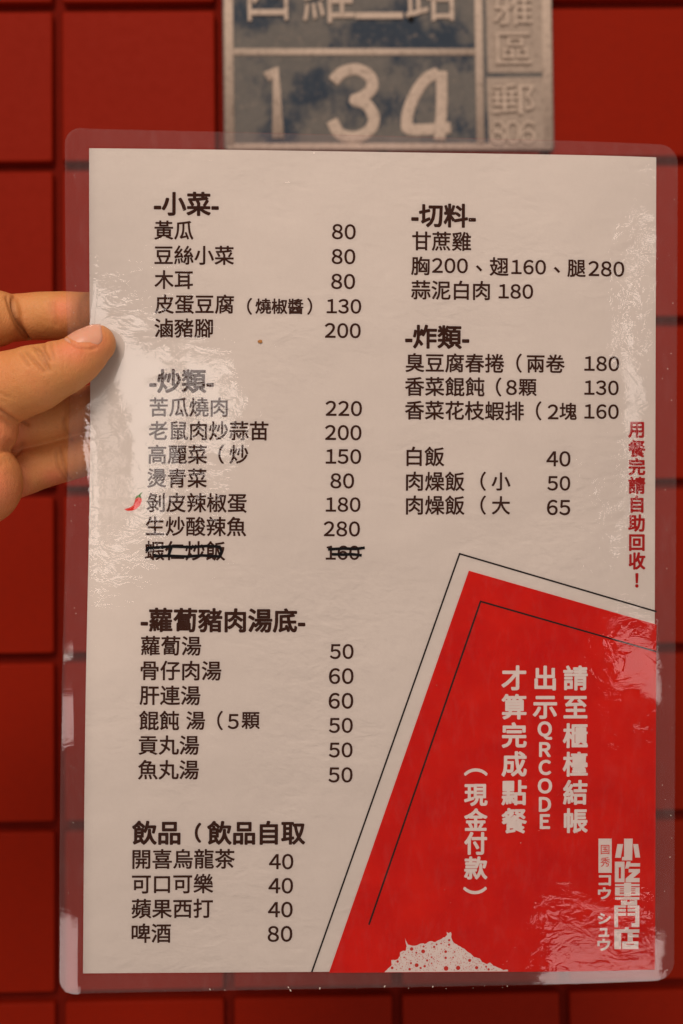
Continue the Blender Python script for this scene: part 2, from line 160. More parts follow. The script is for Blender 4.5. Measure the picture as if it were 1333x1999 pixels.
WALL_POSE = ([-0.04213, -0.0138, 0.01474], [-0.17564, 0.63834, 0.31152])
PAPER_W, PAPER_H = 0.20691, 0.297

# ------------------------------------------------------------------ camera
cam_d = bpy.data.cameras.new('camera')
cam_d.lens = 36.02
cam_d.sensor_width = 36.0
cam_d.clip_start = 0.01
cam_d.clip_end = 50.0
cam_d.dof.use_dof = True
cam_d.dof.focus_distance = 0.3712
cam_d.dof.aperture_fstop = 8.0
cam = bpy.data.objects.new('camera', cam_d)
cam.rotation_euler = (math.pi / 2, 0, 0)
COL.objects.link(cam)
scene.camera = cam

# ------------------------------------------------------------------ light
world = bpy.data.worlds.new('World')
scene.world = world
world.use_nodes = True
bg = world.node_tree.nodes['Background']
bg.inputs['Color'].default_value = (0.82, 0.59, 0.49, 1)
bg.inputs['Strength'].default_value = 0.40


def area(name, loc, target, sx, sy, radiance, color, roll=0.0):
    d = bpy.data.lights.new(name, 'AREA')
    d.shape = 'RECTANGLE'
    d.size, d.size_y = sx, sy
    d.energy = radiance * math.pi * sx * sy
    d.color = color
    o = bpy.data.objects.new(name, d)
    o.location = loc
    q = (Vector(target) - Vector(loc)).to_track_quat('-Z', 'Y')
    o.rotation_euler = (q.to_matrix() @ Matrix.Rotation(roll, 3, 'Z')).to_euler()
    COL.objects.link(o)
    return o


M0 = (0.0, 0.37, 0.0)
area('key_lamp', (-0.40, -1.35, 1.50), M0, 0.9, 0.9, 16.5, (1.0, 0.78, 0.66))
area('opening_left', (-0.82, -1.00, 0.125), M0, 0.20, 0.10, 3.6, (1.0, 0.88, 0.80))
area('opening_left', (-0.56, -1.06, 0.150), M0, 0.22, 0.16, 7.8, (1.0, 0.88, 0.80), 0.12)
area('opening_left', (-0.315, -1.08, 0.185), M0, 0.20, 0.13, 7.8, (1.0, 0.88, 0.80), -0.2)
area('opening_right', (0.74, -1.07, 0.24), M0, 0.032, 0.62, 7.0, (1.0, 0.88, 0.80), -0.20)
area('opening_low_right', (0.77, -1.07, -0.26), M0, 0.17, 0.15, 5.0, (1.0, 0.80, 0.74))
area('opening_bottom', (0.63, -1.03, -0.91), M0, 0.42, 0.34, 5.0, (1.0, 0.80, 0.74))

vs = scene.view_settings
vs.view_transform = 'Standard'
vs.look = 'None'
vs.exposure = 0.0
vs.gamma = 1.0
vs.use_curve_mapping = False


# ------------------------------------------------------------------ helpers
def tag(o, label=None, cat=None, group=None, kind=None):
    if label: o['label'] = label
    if cat: o['category'] = cat
    if group: o['group'] = group
    if kind: o['kind'] = kind
    return o


def empty(name, loc=(0, 0, 0), rot=(0, 0, 0)):
    o = bpy.data.objects.new(name, None)
    o.empty_display_size = 0.02
    o.location, o.rotation_euler = loc, rot
    COL.objects.link(o)
    return o


def link(name, mesh, mat, parent=None):
    if isinstance(mesh, bmesh.types.BMesh):
        bm = mesh
        mesh = bpy.data.meshes.new(name)
        bm.to_mesh(mesh)
        bm.free()
    mats = mat if isinstance(mat, (list, tuple)) else [mat]
    mesh.materials.clear()
    for m in mats: mesh.materials.append(m)
    o = bpy.data.objects.new(name, mesh)
    COL.objects.link(o)
    if parent: o.parent = parent
    return o


def mesh_from(name, verts, faces):
    m = bpy.data.meshes.new(name)
    m.from_pydata(verts, [], faces)
    m.update()
    return m


class N:
    """small node-tree writer"""
    def __init__(self, name):
        self.m = bpy.data.materials.new(name)
        self.m.use_nodes = True
        self.t = self.m.node_tree
        self.t.nodes.clear()
        self.out = self.n('ShaderNodeOutputMaterial')
        self.co = self.n('ShaderNodeTexCoord').outputs['Object']

    def n(self, kind, **kw):
        x = self.t.nodes.new(kind)
        for k, v in kw.items():
            if hasattr(x, k): setattr(x, k, v)
        return x

    def put(self, x, **kw):
        for k, v in kw.items():
            k = k.replace('_', ' ')
            if isinstance(v, bpy.types.NodeSocket): self.t.links.new(v, x.inputs[k])
            else: x.inputs[k].default_value = v
        return x

    def link(self, a, b): self.t.links.new(a, b)

    def scaled(self, s):
        mp = self.n('ShaderNodeMapping')
        self.link(self.co, mp.inputs['Vector'])
        mp.inputs['Scale'].default_value = s
        return mp.outputs['Vector']

    def noise(self, scale, detail=3, rough=0.5, vec=None, dist=0.0):
        x = self.n('ShaderNodeTexNoise')
        self.put(x, Vector=vec or self.co, Scale=scale, Detail=detail, Roughness=rough, Distortion=dist)
        return x.outputs['Fac']

    def ramp(self, fac, stops):
        r = self.n('ShaderNodeValToRGB')
        self.link(fac, r.inputs['Fac'])
        e = r.color_ramp.elements
        while len(e) < len(stops): e.new(0.5)
        for el, (p, c) in zip(e, stops):
            el.position = p
            el.color = (c, c, c, 1) if isinstance(c, (int, float)) else (*c, 1)
        return r.outputs['Color']

    def mix(self, fac, a, b, mode='MIX'):
        x = self.n('ShaderNodeMix', data_type='RGBA', blend_type=mode)
        for idx, v in ((0, fac), (6, a), (7, b)):
            s = x.inputs[idx]
            if isinstance(v, bpy.types.NodeSocket): self.link(v, s)
            elif isinstance(v, (int, float)): s.default_value = v if idx == 0 else (v, v, v, 1)
            else: s.default_value = (*v, 1)
        return x.outputs[2]

    def math(self, op, a, b):
        x = self.n('ShaderNodeMath', operation=op)
        for s, v in zip(x.inputs, (a, b)):
            if isinstance(v, bpy.types.NodeSocket): self.link(v, s)
            else: s.default_value = v
        return x.outputs[0]

    def bump(self, h, dist, strength=1.0, normal=None):
        b = self.n('ShaderNodeBump')
        self.put(b, Height=h, Distance=dist, Strength=strength)
        if normal: self.link(normal, b.inputs['Normal'])
        return b.outputs['Normal']

    def principled(self, **kw):
        p = self.n('ShaderNodeBsdfPrincipled')
        self.put(p, **kw)
        self.link(p.outputs[0], self.out.inputs['Surface'])
        return p


# ------------------------------------------------------------------ materials
def mat_tile():
    k = N('red_tile')
    big = k.noise(9, 3, 0.55)
    fine = k.noise(160, 4, 0.6)
    c = k.mix(big, (0.245, 0.0120, 0.0026), (0.205, 0.0100, 0.0024))
    c = k.mix(k.ramp(fine, [(0.45, 0.0), (0.75, 0.22)]), c, (0.15, 0.010, 0.005))
    bmp = k.bump(k.noise(60, 4, 0.6), 0.0004, 0.35)
    k.principled(Base_Color=c, Roughness=k.math('ADD', 0.5, k.math('MULTIPLY', fine, 0.18)), Normal=bmp,
                 Specular_IOR_Level=0.05)
    return k.m


def mat_grout():
    k = N('red_grout')
    c = k.mix(k.noise(120, 4, 0.6), (0.17, 0.010, 0.004), (0.11, 0.007, 0.0035))
    k.principled(Base_Color=c, Roughness=0.85, Specular_IOR_Level=0.05, Normal=k.bump(k.noise(400, 4, 0.6), 0.0004, 0.5))
    return k.m


def mat_paper():
    k = N('white_paper')
    c = k.mix(k.noise(70, 3, 0.6), (0.670, 0.668, 0.622), (0.645, 0.642, 0.595))
    c = k.mix(k.ramp(k.noise(900, 2, 0.5), [(0.4, 0.0), (0.7, 0.12)]), c, (0.585, 0.57, 0.535))
    k.principled(Base_Color=c, Roughness=0.9, Specular_IOR_Level=0.02)
    return k.m


def mat_ink(name, col, var=0.15):
    k = N(name)
    b = tuple(x * (1 + var) for x in col)
    c = k.mix(k.noise(500, 3, 0.6), col, b)
    k.principled(Base_Color=c, Roughness=0.9, Specular_IOR_Level=0.02)
    return k.m


def mat_red_print():
    k = N('red_print')
    c = k.mix(k.ramp(k.noise(38, 4, 0.65), [(0.3, 0.0), (0.7, 1.0)]), (0.55, 0.0012, 0.0006), (0.66, 0.0095, 0.0012))
    c = k.mix(k.ramp(k.noise(420, 3, 0.7), [(0.52, 0.0), (0.8, 0.35)]), c, (0.62, 0.026, 0.006))
    k.principled(Base_Color=c, Roughness=0.9, Specular_IOR_Level=0.02)
    return k.m


def mat_film():
    k = N('laminating_film')
    # long swells, flow wrinkles running across the sheet and fine orange peel
    swell = k.noise(16, 2, 0.5)
    wr = k.noise(195, 3, 0.55, k.scaled((0.75, 1, 1.25)), 0.8)
    peel = k.noise(700, 2, 0.5)
    msk = k.ramp(k.noise(24, 3, 0.6), [(0.38, 0.12), (0.62, 1.0)])
    h = k.math('ADD', k.math('MULTIPLY', k.math('MULTIPLY', wr, msk), 0.00016), k.math('MULTIPLY', peel, 0.000007))
    h = k.math('ADD', h, k.math('MULTIPLY', swell, 0.0011))
    sx = k.n('ShaderNodeSeparateXYZ'); k.link(k.co, sx.inputs[0])
    ex = k.math('SUBTRACT', k.math('ABSOLUTE', sx.outputs[0], 0.0), 0.1030)
    ez = k.math('SUBTRACT', k.math('ABSOLUTE', sx.outputs[2], 0.0), 0.1482)
    rim = k.n('ShaderNodeMapRange')
    k.put(rim, Value=k.math('MAXIMUM', ex, ez)); rim.inputs['From Min'].default_value = 0.0; rim.inputs['From Max'].default_value = 0.0014
    rim = rim.outputs[0]
    nrm = k.bump(h, 1.0, k.math('SUBTRACT', 1.0, k.math('MULTIPLY', rim, 0.72)))
    fr = k.n('ShaderNodeFresnel'); k.put(fr, IOR=1.37, Normal=nrm)
    tr = k.n('ShaderNodeBsdfTransparent'); k.put(tr, Color=(0.975, 0.955, 0.962, 1))
    gl = k.n('ShaderNodeBsdfGlossy'); k.put(gl, Color=(1, 1, 1, 1), Roughness=0.015, Normal=nrm)
    hz = k.n('ShaderNodeBsdfDiffuse'); k.put(hz, Color=(0.80, 0.74, 0.76, 1))
    sc = k.ramp(k.noise(240, 5, 0.75, k.scaled((1, 1, 0.35))), [(0.5, 0.004), (0.78, 0.025)])
    m1 = k.n('ShaderNodeMixShader'); k.link(k.math('ADD', sc, k.math('MULTIPLY', rim, 0.014)), m1.inputs[0]); k.link(tr.outputs[0], m1.inputs[1]); k.link(hz.outputs[0], m1.inputs[2])
    m2 = k.n('ShaderNodeMixShader'); k.link(fr.outputs[0], m2.inputs[0]); k.link(m1.outputs[0], m2.inputs[1]); k.link(gl.outputs[0], m2.inputs[2])
    k.link(m2.outputs[0], k.out.inputs['Surface'])
    return k.m


def mat_film_edge():
    k = N('film_cut_edge')
    tr = k.n('ShaderNodeBsdfTransparent'); k.put(tr, Color=(0.9, 0.85, 0.85, 1))
    gl = k.n('ShaderNodeBsdfGlossy'); k.put(gl, Color=(1, 0.95, 0.92, 1), Roughness=0.25)
    hz = k.n('ShaderNodeBsdfDiffuse'); k.put(hz, Color=(0.85, 0.78, 0.76, 1))
    m1 = k.n('ShaderNodeMixShader'); k.put(m1, Fac=0.45); k.link(gl.outputs[0], m1.inputs[1]); k.link(hz.outputs[0], m1.inputs[2])
    m2 = k.n('ShaderNodeMixShader'); k.link(k.ramp(k.noise(300, 4, 0.7), [(0.3, 0.40), (0.7, 0.90)]), m2.inputs[0])
    k.link(tr.outputs[0], m2.inputs[1]); k.link(m1.outputs[0], m2.inputs[2])
    k.link(m2.outputs[0], k.out.inputs['Surface'])
    return k.m


def mat_skin():
    k = N('skin')
    at = lambda nm: k.n('ShaderNodeAttribute', attribute_name=nm).outputs['Fac']
    mott = k.noise(170, 5, 0.65)
    c = k.mix(mott, (0.54, 0.235, 0.066), (0.68, 0.335, 0.120))
    c = k.mix(k.ramp(k.noise(55, 3, 0.55), [(0.42, 0.0), (0.68, 0.55)]), c, (0.66, 0.240, 0.085))
    c = k.mix(k.math('MULTIPLY', at('flush'), 0.75), c, (0.74, 0.230, 0.115))
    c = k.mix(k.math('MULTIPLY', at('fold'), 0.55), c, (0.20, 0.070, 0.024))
    c = k.mix(k.ramp(k.noise(900, 2, 0.5), [(0.60, 0.0), (0.75, 0.22)]), c, (0.33, 0.135, 0.05))
    v = k.n('ShaderNodeTexVoronoi', feature='DISTANCE_TO_EDGE')
    k.put(v, Vector=k.scaled((1, 1, 1.6)), Scale=1050.0)
    lines = k.ramp(v.outputs['Distance'], [(0.0, 0.0), (0.14, 1.0)])
    n1 = k.bump(lines, 0.00010, 0.6)
    n2 = k.bump(k.noise(330, 5, 0.65, k.scaled((1.5, 1, 0.7))), 0.0007, 0.6, n1)
    p = k.principled(Base_Color=c, Roughness=k.math('ADD', 0.36, k.math('MULTIPLY', k.noise(300, 3, 0.6), 0.24)),
                     Normal=n2, Specular_IOR_Level=0.4)
    k.put(p, Subsurface_Weight=0.15, Subsurface_Scale=0.002)
    p.inputs['Subsurface Radius'].default_value = (1.0, 0.35, 0.18)
    return k.m


def mat_nail():
    k = N('nail')
    c = k.mix(k.noise(180, 3, 0.5, k.scaled((0.4, 1, 1))), (0.62, 0.31, 0.20), (0.70, 0.38, 0.26))
    p = k.principled(Base_Color=c, Roughness=0.33, Normal=k.bump(k.noise(600, 2, 0.5, k.scaled((0.2, 1, 1))), 0.0001, 0.3))
    k.put(p, Subsurface_Weight=0.3, Subsurface_Scale=0.002)
    return k.m


def mat_plate(name, blue, dull=1.0):
    k = N(name)
    g = k.noise(55, 6, 0.68)
    bare = k.mix(g, (0.40, 0.345, 0.285), (0.56, 0.485, 0.40))
    bare = k.mix(k.ramp(k.noise(330, 4, 0.7), [(0.5, 0.0), (0.7, 0.6)]), bare, (0.17, 0.14, 0.115))
    c = k.mix(1.0, bare, (dull, dull, dull), 'MULTIPLY')
    if blue:
        worn = k.mix(k.noise(150, 5, 0.7), (0.080, 0.087, 0.085), (0.165, 0.162, 0.148))
        paint = k.mix(k.noise(90, 4, 0.6), (0.010, 0.026, 0.050), (0.032, 0.052, 0.075))
        c = k.mix(k.ramp(k.noise(26, 5, 0.62), [(0.50, 0.0), (0.60, 0.95)]), worn, paint)
        c = k.mix(k.ramp(k.noise(210, 5, 0.75), [(0.54, 0.0), (0.70, 0.45)]), c, (0.25, 0.22, 0.18))
    bmp = k.bump(k.noise(260, 5, 0.65), 0.0006, 0.5)
    k.principled(Base_Color=c, Metallic=0.05, Specular_IOR_Level=0.25, Roughness=0.75, Normal=bmp)
    return k.m


def mat_simple(name, col, rough=0.6, metal=0.0):
    k = N(name)
    c = k.mix(k.noise(300, 3, 0.6), col, tuple(x * 0.8 for x in col))
    k.principled(Base_Color=c, Roughness=rough, Metallic=metal, Specular_IOR_Level=0.15)
    return k.m


# ------------------------------------------------------------------ tiled wall
PITCH, GROUT, PROUD = 0.1, 0.0062, 0.0062
wall = empty('tiled_wall', WALL_POSE[1], WALL_POSE[0])
tag(wall, 'wall of square glossy brick red tiles behind the menu', 'wall')


def build_tiles():
    bm = bmesh.new()
    rnd = random.Random(3)
    h = PITCH / 2 - GROUT / 2
    prof = [(0.0, 0.002), (0.0, -PROUD + 0.0011), (0.00035, -PROUD + 0.0004), (0.0011, -PROUD)]   # inset, y
    for i in range(-6, 11):
        for j in range(-5, 12):
            cx, cz = (i + 0.5) * PITCH, -(j + 0.5) * PITCH
            ax, az = rnd.uniform(-.0022, .0022), rnd.uniform(-.0022, .0022)
            dy = rnd.uniform(-.0002, .0002)
            rings = []
            for ins, y in prof:
                s, r = h - ins, 0.0016
                ring = []
                for qx, qz, a0 in ((1, 1, 0), (-1, 1, 90), (-1, -1, 180), (1, -1, 270)):
                    for a in (0, 30, 60, 90):
                        t = math.radians(a0 + a)
                        x = qx * (s - r) + r * math.cos(t)
                        z = qz * (s - r) + r * math.sin(t)
                        ring.append(bm.verts.new((cx + x, y + dy + (ax * x + az * z if y < 0 else 0), cz + z)))
                rings.append(ring)
            n = len(rings[0])
            for a, b in zip(rings, rings[1:]):
                for k in range(n):
                    f = bm.faces.new((a[k], a[(k + 1) % n], b[(k + 1) % n], b[k]))
                    f.smooth = True
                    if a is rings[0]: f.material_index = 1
            bm.faces.new(rings[-1])
    bmesh.ops.recalc_face_normals(bm, faces=bm.faces)
    return bm


link('tile_facing', build_tiles(), [mat_tile(), mat_simple('shade_painted_tile_edge', (0.016, 0.003, 0.0025), 0.9)], wall)  # tile sides coloured near-black to paint in the shadow lines of the joints
bm = bmesh.new()
g = [bm.verts.new(p) for p in ((-0.65, 0, 0.55), (1.15, 0, 0.55), (1.15, 0, -1.25), (-0.65, 0, -1.25))]
bk = [bm.verts.new((v.co.x, 0.02, v.co.z)) for v in g]
bm.faces.new(g); bm.faces.new(bk[::-1])
for k in range(4): bm.faces.new((g[k], bk[k], bk[(k + 1) % 4], g[(k + 1) % 4]))
bmesh.ops.recalc_face_normals(bm, faces=bm.faces)
link('grout_bed', bm, mat_grout(), wall)


# ------------------------------------------------------------------ glyphs (built-in font)
_gl = {}
FULL = {c: chr(ord(c) + 0xFEE0) for c in '0123456789QRCODE'}
FULL.update({'(': '（', ')': '）', '[': '（', ']': '（'})


def glyph(c, off):
    """mesh of one character in em units: verts, faces, ink box, advance"""
    key = c
    if key in _gl: return _gl[key]
    cu = bpy.data.curves.new('glyph', 'FONT')
    cu.body = FULL.get(c, c)
    cu.size = 1.0
    cu.fill_mode = 'NONE'
    cu.resolution_u = 4
    o = bpy.data.objects.new('glyph', cu)
    COL.objects.link(o)
    dg = bpy.context.evaluated_depsgraph_get()
    me = bpy.data.meshes.new_from_object(o.evaluated_get(dg))
    pts = [Vector((v.co.x, v.co.y)) for v in me.vertices]
    nxt = {}
    for e in me.edges: nxt.setdefault(e.vertices[0], []).append(e.vertices[1]); nxt.setdefault(e.vertices[1], []).append(e.vertices[0])
    loops, seen = [], set()
    for st in nxt:                                        # walk every outline
        if st in seen: continue
        lp, cur = [], st
        while cur is not None:
            seen.add(cur); lp.append(cur)
            cur = next((q for q in nxt[cur] if q not in seen), None)
        if len(lp) > 2: loops.append(lp)
    edges = [(lp[i], lp[(i + 1) % len(lp)]) for lp in loops for i in range(len(lp))]
    rv, _, rf, _, _, _ = delaunay_2d_cdt(pts, edges, [], 0, 1e-6)
    # the font's outlines turn opposite ways for body and counter: keep what winds
    vs_, fs = [(p.x, p.y) for p in rv], []
    for f in rf:
        cx = sum(rv[i].x for i in f) / 3; cy = sum(rv[i].y for i in f) / 3
        w = 0
        for lp in loops:
            for i in range(len(lp)):
                p, q = pts[lp[i]], pts[lp[(i + 1) % len(lp)]]
                if (p.y > cy) != (q.y > cy) and p.x + (cy - p.y) / (q.y - p.y) * (q.x - p.x) > cx:
                    w += 1 if q.y > p.y else -1
        if w: fs.append(tuple(f))
    bpy.data.objects.remove(o); bpy.data.curves.remove(cu); bpy.data.meshes.remove(me)
    adv = 1.0
    if c in '0123456789':
        vs_ = [(x - 0.20, y) for x, y in vs_]; adv = 0.655
    elif c == '-': adv = 0.32
    elif c == '[': vs_ = [(y, 0.82 - x) for x, y in vs_]; fs = fs
    elif c == ']': vs_ = [(y, x - 0.82) for x, y in vs_]; fs = [f[::-1] for f in fs]
    if c == '[':
        pass
    xs = [v[0] for v in vs_]; ys = [v[1] for v in vs_]
    _gl[key] = (vs_, fs, (min(xs), max(xs), min(ys), max(ys)), adv)
    return _gl[key]


def layout(s, off):
    V, F, x = [], [], 0.0
    for c in s:
        vs_, fs, _, adv = glyph(c, off)
        n = len(V)
        V += [(a + x, b) for a, b in vs_]
        F += [tuple(k + n for k in f) for f in fs]
        x += adv
    return V, F


def heavier(V, F, w):
    """stroke weight: the same outlines printed again around themselves, each pass a micron higher"""
    n = 8 if w > 0.6e-4 else 6
    out, fo = list(V), list(F)
    for k in range(n):
        a = 2 * math.pi * (k + 0.5) / n
        m = len(out)
        for x, y, z in V:
            out.append((x + w * math.cos(a), y - 0.0000012 * (k + 1), z + w * math.sin(a)))
        fo += [tuple(i + m for i in f) for f in F]
    return out, fo


def box(V):
    xs = [v[0] for v in V]; ys = [v[1] for v in V]
    return min(xs), max(xs), min(ys), max(ys)


# ------------------------------------------------------------------ laminated menu
def bend(x, z):
    """how far the sheet leans back (m) where the fingers pinch it and along its right edge"""
    u = min(max((-0.0334 - x) / 0.070, 0.0), 1.3)
    r = min(max((x - 0.0634) / 0.040, 0.0), 1.3)
    b = 0.0056 * u * u * math.exp(-((z - 0.040) / 0.072) ** 2) + 0.0012 * r * r
    e = max(0.0, -x - 0.1036)                     # the free plastic rim springs forward, except under the thumb
    return b - 0.42 * e * (1 - math.exp(-((z - 0.060) / 0.020) ** 2))


menu = empty('laminated_menu', MENU_POSE[1], MENU_POSE[0])
tag(menu, 'white laminated menu with brown dish names, prices and a red corner', 'menu')


def slab(pts, y0, y1, step, chamfer=0.0):
    """polygon (metres, x z) cut on a grid, given thickness y0..y1 and bent with the sheet"""
    bm = bmesh.new()
    bm.faces.new([bm.verts.new((x, 0, z)) for x, z in pts])
    cut_grid(bm, step)
    front = list(bm.faces)
    r = bmesh.ops.extrude_face_region(bm, geom=front)
    newv = [g for g in r['geom'] if isinstance(g, bmesh.types.BMVert)]
    ns = set(newv)
    for v in bm.verts: v.co.y = y1 if v in ns else y0
    bmesh.ops.recalc_face_normals(bm, faces=bm.faces)
    for f in bm.faces:
        ys = [v.co.y for v in f.verts]
        side = max(ys) - min(ys) > 1e-7
        f.smooth = not side
        f.material_index = 1 if side else 0
        if side:
            for e in f.edges: e.smooth = False
    if chamfer:                                            # front rim eased back so the cut edge catches light
        for v in bm.verts:
            if abs(v.co.y - y0) < 1e-7 and any(abs(f.normal.y) < 0.5 for f in v.link_faces):
                n = sum((f.normal for f in v.link_faces if abs(f.normal.y) < 0.5), Vector()).normalized()
                v.co -= n * chamfer
    for v in bm.verts: v.co.y += bend(v.co.x, v.co.z)
    return bm


def cut_grid(bm, step):
    for ax in (0, 2):
        lo = min(v.co[ax] for v in bm.verts); hi = max(v.co[ax] for v in bm.verts)
        k = math.ceil(lo / step + 0.01)
        while k * step < hi - 1e-5:
            co = [0, 0, 0]; no = [0, 0, 0]
            co[ax] = k * step; no[ax] = 1
            bmesh.ops.bisect_plane(bm, geom=bm.verts[:] + bm.edges[:] + bm.faces[:], plane_co=co, plane_no=no, dist=1e-7)
            k += 1


def flat(polys, lift, step=0.006):
    """printed shapes: polygons (mm) lying a hair in front of the paper"""
    bm = bmesh.new()
    for i, p in enumerate(polys):
        f = bm.faces.new([bm.verts.new((x / 1000, 0, z / 1000)) for x, z in p])
        f.normal_update()
        if f.normal.y > 0: f.normal_flip()
    if step: cut_grid(bm, step)
    for v in bm.verts: v.co.y = bend(v.co.x, v.co.z) - lift
    return bm


def strokes(lines, width, lift):
    polys = []
    for ln in lines:
        p = [Vector(a) for a in ln]
        L, Rr = [], []
        for i, a in enumerate(p):
            d0 = (a - p[i - 1]).normalized() if i else None
            d1 = (p[i + 1] - a).normalized() if i < len(p) - 1 else None
            d = ((d0 or d1) + (d1 or d0)).normalized()
            nn = Vector((-d.y, d.x))
            w = width / 2 / max(0.4, abs(nn.dot(Vector((-(d1 or d0).y, (d1 or d0).x)))))
            L.append(a + nn * w); Rr.append(a - nn * w)
        for i in range(len(p) - 1):
            polys.append([tuple(L[i]), tuple(L[i + 1]), tuple(Rr[i + 1]), tuple(Rr[i])])
    return flat(polys, lift)


def text_mesh(items, off, lift):
    """items: (string, x0, x1, zc) fitted by ink width"""
    V, F = [], []
    for s, x0, x1, zc in items:
        v, f = layout(s, off)
        a, b, c, d = box(v)
        k = (x1 - x0) / (b - a)
        if s in '258': k = 7.0
        if s in '()': k = (7.1 if x1 - x0 > 1.75 else 6.2)
        if s == '、': k = 7.2
        mx, my = (a + b) / 2, (c + d) / 2
        n = len(V)
        for px, py in v:
            x = ((x0 + x1) / 2 + (px - mx) * k) / 1000
            z = (zc + (py - my) * k) / 1000
            V.append((x, bend(x, z) - lift, z))
        F += [tuple(i + n for i in g) for g in f]
    V, F = heavier(V, F, off)
    return mesh_from('print', V, F)


def boxed_mesh(items, off, lift):
    V, F = [], []
    for c, x0, x1, z0, z1 in items:
        v, f, (a, b, e, d), _ = glyph(c, off)
        n = len(V)
        for px, py in v:
            x = (x0 + (px - a) / (b - a) * (x1 - x0)) / 1000
            z = (z0 + (py - e) / (d - e) * (z1 - z0)) / 1000
            V.append((x, bend(x, z) - lift, z))
        F += [tuple(i + n for i in g) for g in f]
    V, F = heavier(V, F, off)
    return mesh_from('print', V, F)


def vert_mesh(items, off, lift):
    V, F = [], []
    for c, xc, zc, em in items:
        v, f, (a, b, e, d), _ = glyph(c, off)
        cx, cy = ((a + b) / 2, (e + d) / 2)
        if c not in '！[]QRCODE': cx, cy = 0.5, 0.38
        n = len(V)
        for px, py in v:
            x = (xc + (px - cx) * em) / 1000
            z = (zc + (py - cy) * em) / 1000
            V.append((x, bend(x, z) - lift, z))
        F += [tuple(i + n for i in g) for g in f]
    V, F = heavier(V, F, off)
    return mesh_from('print', V, F)


PAPER, BROWN, RED = mat_paper(), mat_ink('brown_ink', (0.036, 0.0095, 0.0030)), mat_red_print()
BLACK, DKRED = mat_ink('black_ink', (0.012, 0.010, 0.010)), mat_ink('dark_red_ink', (0.36, 0.006, 0.006))
WHITE = mat_ink('unprinted_white', (0.70, 0.675, 0.645), 0.03)
w2, h2 = PAPER_W / 2, PAPER_H / 2
paper = link('paper_sheet', slab([(-w2, h2), (w2, h2), (w2, -h2), (-w2, -h2)], 0.0, 0.00011, 0.004), [PAPER, PAPER], menu)

HEAD_OFF, BODY_OFF = 0.00028, 0.00013
for g_ in sorted({t_[0] for t_ in TEXT}):
    items = [t_[1:] for t_ in TEXT if t_[0] == g_]
    nm, off = {'H': ('section_heading', HEAD_OFF), 'D': ('dish_list', BODY_OFF), 'P': ('price_column', 0.00013)}[g_[0]]
    link(nm, text_mesh(items, off, 0.00005), BROWN, paper)
link('vertical_note', vert_mesh([t_[1:] for t_ in VERT if t_[0] == 'N'], 0.00024, 0.00005), DKRED, paper)
panel = link('red_corner_panel', flat([RED_POLY], 0.00004), RED, paper)
tag(panel, 'red printed corner of the menu sheet with white vertical writing')
link('payment_notice', vert_mesh([t_[1:] for t_ in VERT if t_[0] == 'W'], 0.00028, 0.00013), WHITE, paper)
link('border_line', strokes(LINES, 0.60, 0.00007), BLACK, paper)
link('shop_logo', flat(LOGO + [LOGO_BOX], 0.00009, None), WHITE, paper)
link('logo_kana', boxed_mesh([t_[:1] + t_[2:] for t_ in LOGO_GLYPHS if t_[1] == 'W'], 0.00022, 0.00009), WHITE, paper)
link('logo_seal', boxed_mesh([t_[:1] + t_[2:] for t_ in LOGO_GLYPHS if t_[1] == 'R'], 0.00001, 0.00012), mat_ink('seal_red', (0.62, 0.05, 0.04)), paper)


def foam_poly():
    rnd = random.Random(5)
    out = []
    for a, b in zip(FOAM, FOAM[1:]):
        out.append(a)
        for k in (0.33, 0.66):
            out.append((a[0] + (b[0] - a[0]) * k + rnd.uniform(-.12, .12), a[1] + (b[1] - a[1]) * k + rnd.uniform(-.10, .16)))
    out.append(FOAM[-1])
    zb = FOAM[0][1] - 0.1
    out += [(FOAM[-1][0], zb - 0.0), (FOAM[0][0], zb)]
    return out


foam = link('foam_print', flat([foam_poly()], 0.00008), WHITE, paper)
link('bubble_dots', flat([[(x + r * math.cos(a * math.pi / 5), z + r * math.sin(a * math.pi / 5)) for a in range(10)] for x, z, r in FOAM_DOTS], 0.00011, None),
     mat_ink('bubble_red', (0.50, 0.035, 0.025)), foam)
chili = link('chili_icon', flat([CHILI], 0.00006, None), mat_ink('chili_red', (0.62, 0.03, 0.02)), paper)
link('chili_stalk', flat([CHILI_CAP], 0.00008, None), mat_ink('chili_green', (0.07, 0.22, 0.05)), chili)

# film pouch: rounded sheet, paper sealed inside
def rounded(q4, r, seg=7):
    out = []
    n = len(q4)
    for i in range(n):
        p = Vector(q4[i]); a = (Vector(q4[i - 1]) - p).normalized(); b = (Vector(q4[(i + 1) % n]) - p).normalized()
        s, e = p + a * r, p + b * r
        c = p + a * r + b * r
        for k in range(seg + 1):
            t = k / seg * math.pi / 2
            out.append(tuple(c - b * r * math.cos(t) - a * r * math.sin(t)))
    return out


FILM_Q = [(-.1115, .1557), (.1119, .1534), (.1114, -.1533), (-.1114, -.1560)]
film = link('laminate_film', slab(rounded(FILM_Q, 0.0068), -0.00022, 0.00033, 0.004, 0.0005), [mat_film(), mat_film_edge()], menu)
MARK = mat_simple('marker_black', (0.004, 0.004, 0.005), 0.8)
link('marker_strike', strokes(STRIKES[:4], 1.0, 0.00027), MARK, film)
link('marker_strike', strokes(STRIKES[4:], 1.0, 0.00027), MARK, film)

